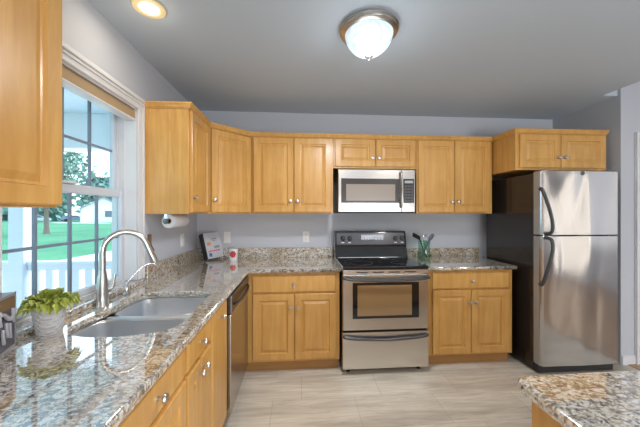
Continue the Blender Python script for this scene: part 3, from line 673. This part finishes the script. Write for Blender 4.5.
# outlets
def plate(name,label,cat,loc,rz,w=.072,h=.118,kind='outlet',group='wall outlets and switches'):
    t=thing(name,label,cat,loc,rz,group)
    B().box(-w/2,w/2,-.006,-.0005,-h/2,h/2,.002).out('plate','outlet_white',t)
    if kind=='switch':
        o=B().box(-.017,.017,-.0085,-.006,-.034,.034,.001).out('rocker','outlet_white',t)
    else:
        for dz in(.024,-.024):
            o=B().box(-.017,.017,-.0085,-.006,dz-.015,dz+.015,.002).out('socket','outlet_white',t)
            b=B(); b.box(-.008,-.005,-.0092,-.0084,dz-.002,dz+.008); b.box(.005,.008,-.0092,-.0084,dz-.002,dz+.008); b.out('slot','outlet_slot',o)
    return t
plate('light_switch','white light switch on the back wall directly above the red-flowered tin','switch',(.312,0,1.132),0,kind='switch')
plate('wall_outlet','white outlet on the back wall just left of the range','outlet',(1.155,0,1.132),0)
plate('wall_outlet','white outlet on the left wall near the corner behind the cookbook','outlet',(0,-.39,1.144),PI/2)
t=plate('wall_plate','small brown wall plate beside the faucet tip, just right of the window','wall plate',(0,-.965,1.20),PI/2,.05,.08,'switch')
for c in t.children: c.data.materials[0]=M['box_brown']
# ------------------------------------------------------------ outdoors
b=B(); b.box(-170,-4.6,-60,180,-.9,-.6); b.box(-4.6,-.16,.75,180,-.9,-.6); b.box(-4.6,-.16,-60,-8,-.9,-.6); b.out('lawn','lawn_grass',kind='structure')
B().prism([(-20,.76),(-.16,.76),(-.16,13),(-8.6,13),(-9,8.2),(-20,7.6)],'z',-.6,-.585).out('path','concrete',kind='structure')
B().prism([(-48,56),(-36,52),(-34,54),(-48,59)],'z',-.6,-.59).out('driveway','concrete',kind='structure')
B().box(-4.6,-.16,-8,.75,-.9,-.12).out('porch_floor','concrete',kind='structure')
b=B(); b.box(-4.7,-.16,-8,.4,2.46,2.52); b.out('porch_ceiling','porch_ceiling_paint',kind='structure')
b=B(); b.box(-4.6,-.16,.10,.28,2.085,2.46,.004); b.out('porch_beam','porch_white',kind='structure')
t=thing('porch_column','square white porch column rising from the railing outside the window','column',(-1.89,.17,-.12))
b=B(); b.box(-.075,.075,-.075,.075,.02,2.16,.006); b.out('shaft','porch_white',t); 
b=B(); b.box(-.10,.10,-.10,.10,0,.02,.004); b.box(-.095,.095,-.095,.095,2.16,2.20,.004); b.out('base_and_capital','porch_white',t)
def railing(x0,x1,label):
    t=thing('porch_railing',label,'railing',(x0,.17,-.12),0,'porch railings'); w_=x1-x0
    b=B(); b.box(0,w_,-.045,.045,.955,.995,.006); b.box(0,w_,-.03,.03,.90,.955,.003); b.out('top_rail','porch_white',t)
    b=B(); b.box(0,w_,-.03,.03,.08,.14,.004); b.out('bottom_rail','porch_white',t)
    k=int(w_/.13)
    for i in range(k):
        xx=(i+.5)*w_/k; b=B(); b.box(xx-.036,xx+.036,-.018,.018,.14,.90,.004); b.out('baluster','porch_white',t)
railing(-1.81,-.20,'white porch railing to the right of the column seen through the window')
railing(-4.5,-1.97,'white porch railing to the left of the column seen through the window')
def tree(name,label,loc,h,cr,n,trunk_r,mat,ls,group=None,zc=None,trunk=True):
    t=thing(name,label,'tree',loc,R.uniform(0,6),group)
    b=B(); hz=zc or h*.66
    b.tube(smoothpath([(0,0,-.05),(.02*h,0,h*.25),(-.01*h,.01*h,h*.5),(0,0,h*.75)],3),[trunk_r*1.5]+[trunk_r*(1-.08*i) for i in range(9)],8)
    for k in range(6):
        a=k*1.05; b.tube([(0,0,h*(.28+.06*k)),(math.cos(a)*cr*.5,math.sin(a)*cr*.5,h*(.42+.07*k))],[trunk_r*.5,trunk_r*.2],6)
    b.out('trunk','bark',t,True)
    bm=bmesh.new()
    clumps=[(Vector((R.uniform(-1,1),R.uniform(-1,1),R.uniform(-1,1)))) for _ in range(26)]
    for i in range(n):
        c=R.choice(clumps); p=Vector((c.x*cr*.62,c.y*cr*.62,hz+c.z*(h-hz)*.75)); q=Vector((R.gauss(0,1),R.gauss(0,1),R.gauss(0,1))); p+=Vector((q.x*cr*.2,q.y*cr*.2,q.z*(h-hz)*.22))
        u=Vector((R.uniform(-1,1),R.uniform(-1,1),R.uniform(-1,1))).normalized(); v=u.orthogonal().normalized(); s=ls*R.uniform(.6,1.3)
        bm.faces.new([bm.verts.new(p+u*s),bm.verts.new(p+v*s*.6),bm.verts.new(p-u*s),bm.verts.new(p-v*s*.6)])
    b=B(); b.add(bm); b.out('foliage',mat,t)
tree('yard_tree','lawn tree with a bare forked trunk seen left through the lower window panes',(-22.6,25.2,-.6),8.5,3.6,1500,.2,'tree_leaf',.24)
for x,y,h,c,lab in((-62,70,9,5.5,'dense background tree left of the white house'),(-75,80,9,6,'dense background tree behind the parked cars'),(-58,88,13,6,'tall dense tree behind the left side of the white house'),(-43,88,12,6,'tall dense tree behind the right side of the white house'),(-28,72,8,5,'dense background tree right of the white house'),(-92,74,8,6,'dense background tree just beyond the porch column'),(-108,70,8,6,'dense background tree farthest left across the lawn')):
    tree('background_tree',lab,(x,y,-.6),h,c,2600,.35,'far_leaf',1.0,'trees beyond the lawn',zc=h*.45)
t=thing('neighbour_house','white gabled house at the far edge of the lawn','house',(-41.6,61.5,-.6),math.radians(38))
b=B(); b.prism([(-3.6,0),(3.6,0),(3.6,2.9),(0,5.1),(-3.6,2.9)],'y',-2.5,5); b.out('walls','house_white',t)
b=B(); b.prism([(-4.1,2.65),(0,5.15),(4.1,2.65),(4.1,2.9),(0,5.4),(-4.1,2.9)],'y',-2.9,5.3); b.out('roof','roof_grey',t)
B().box(.2,1.5,-2.58,-2.5,1.1,2.4).out('window','pane_dark',t)
def car(label,loc,rz,mat):
    t=thing('parked_car',label,'car',loc,rz,'cars parked beyond the lawn')
    b=B(); b.prism([(-2.2,.35),(2.2,.35),(2.25,.75),(1.9,.95),(1.1,1.0),(.6,1.42),(-1.1,1.45),(-1.8,1.0),(-2.25,.9)],'y',-.85,.85,bev=.06); b.out('body',mat,t,True)
    b=B(); b.prism([(-1.55,1.0),(.95,1.0),(.52,1.34),(-1.05,1.37)],'y',-.87,.87); b.out('windows','pane_dark',t)
    for wx in(-1.35,1.4):
        for wy in(-.80,.80): B().tube([(wx,wy-.1,.33),(wx,wy+.1,.33)],.33,16).out('wheel','tyre',t,True)
car('silver car parked left of the white house',(-52.8,59.0,-.6),.7,'car_silver')
car('blue car parked nearest the white house',(-50.0,64.8,-.6),.7,'car_blue')
car('silver car parked far off to the left of the porch column',(-72,64,-.6),.6,'car_silver')
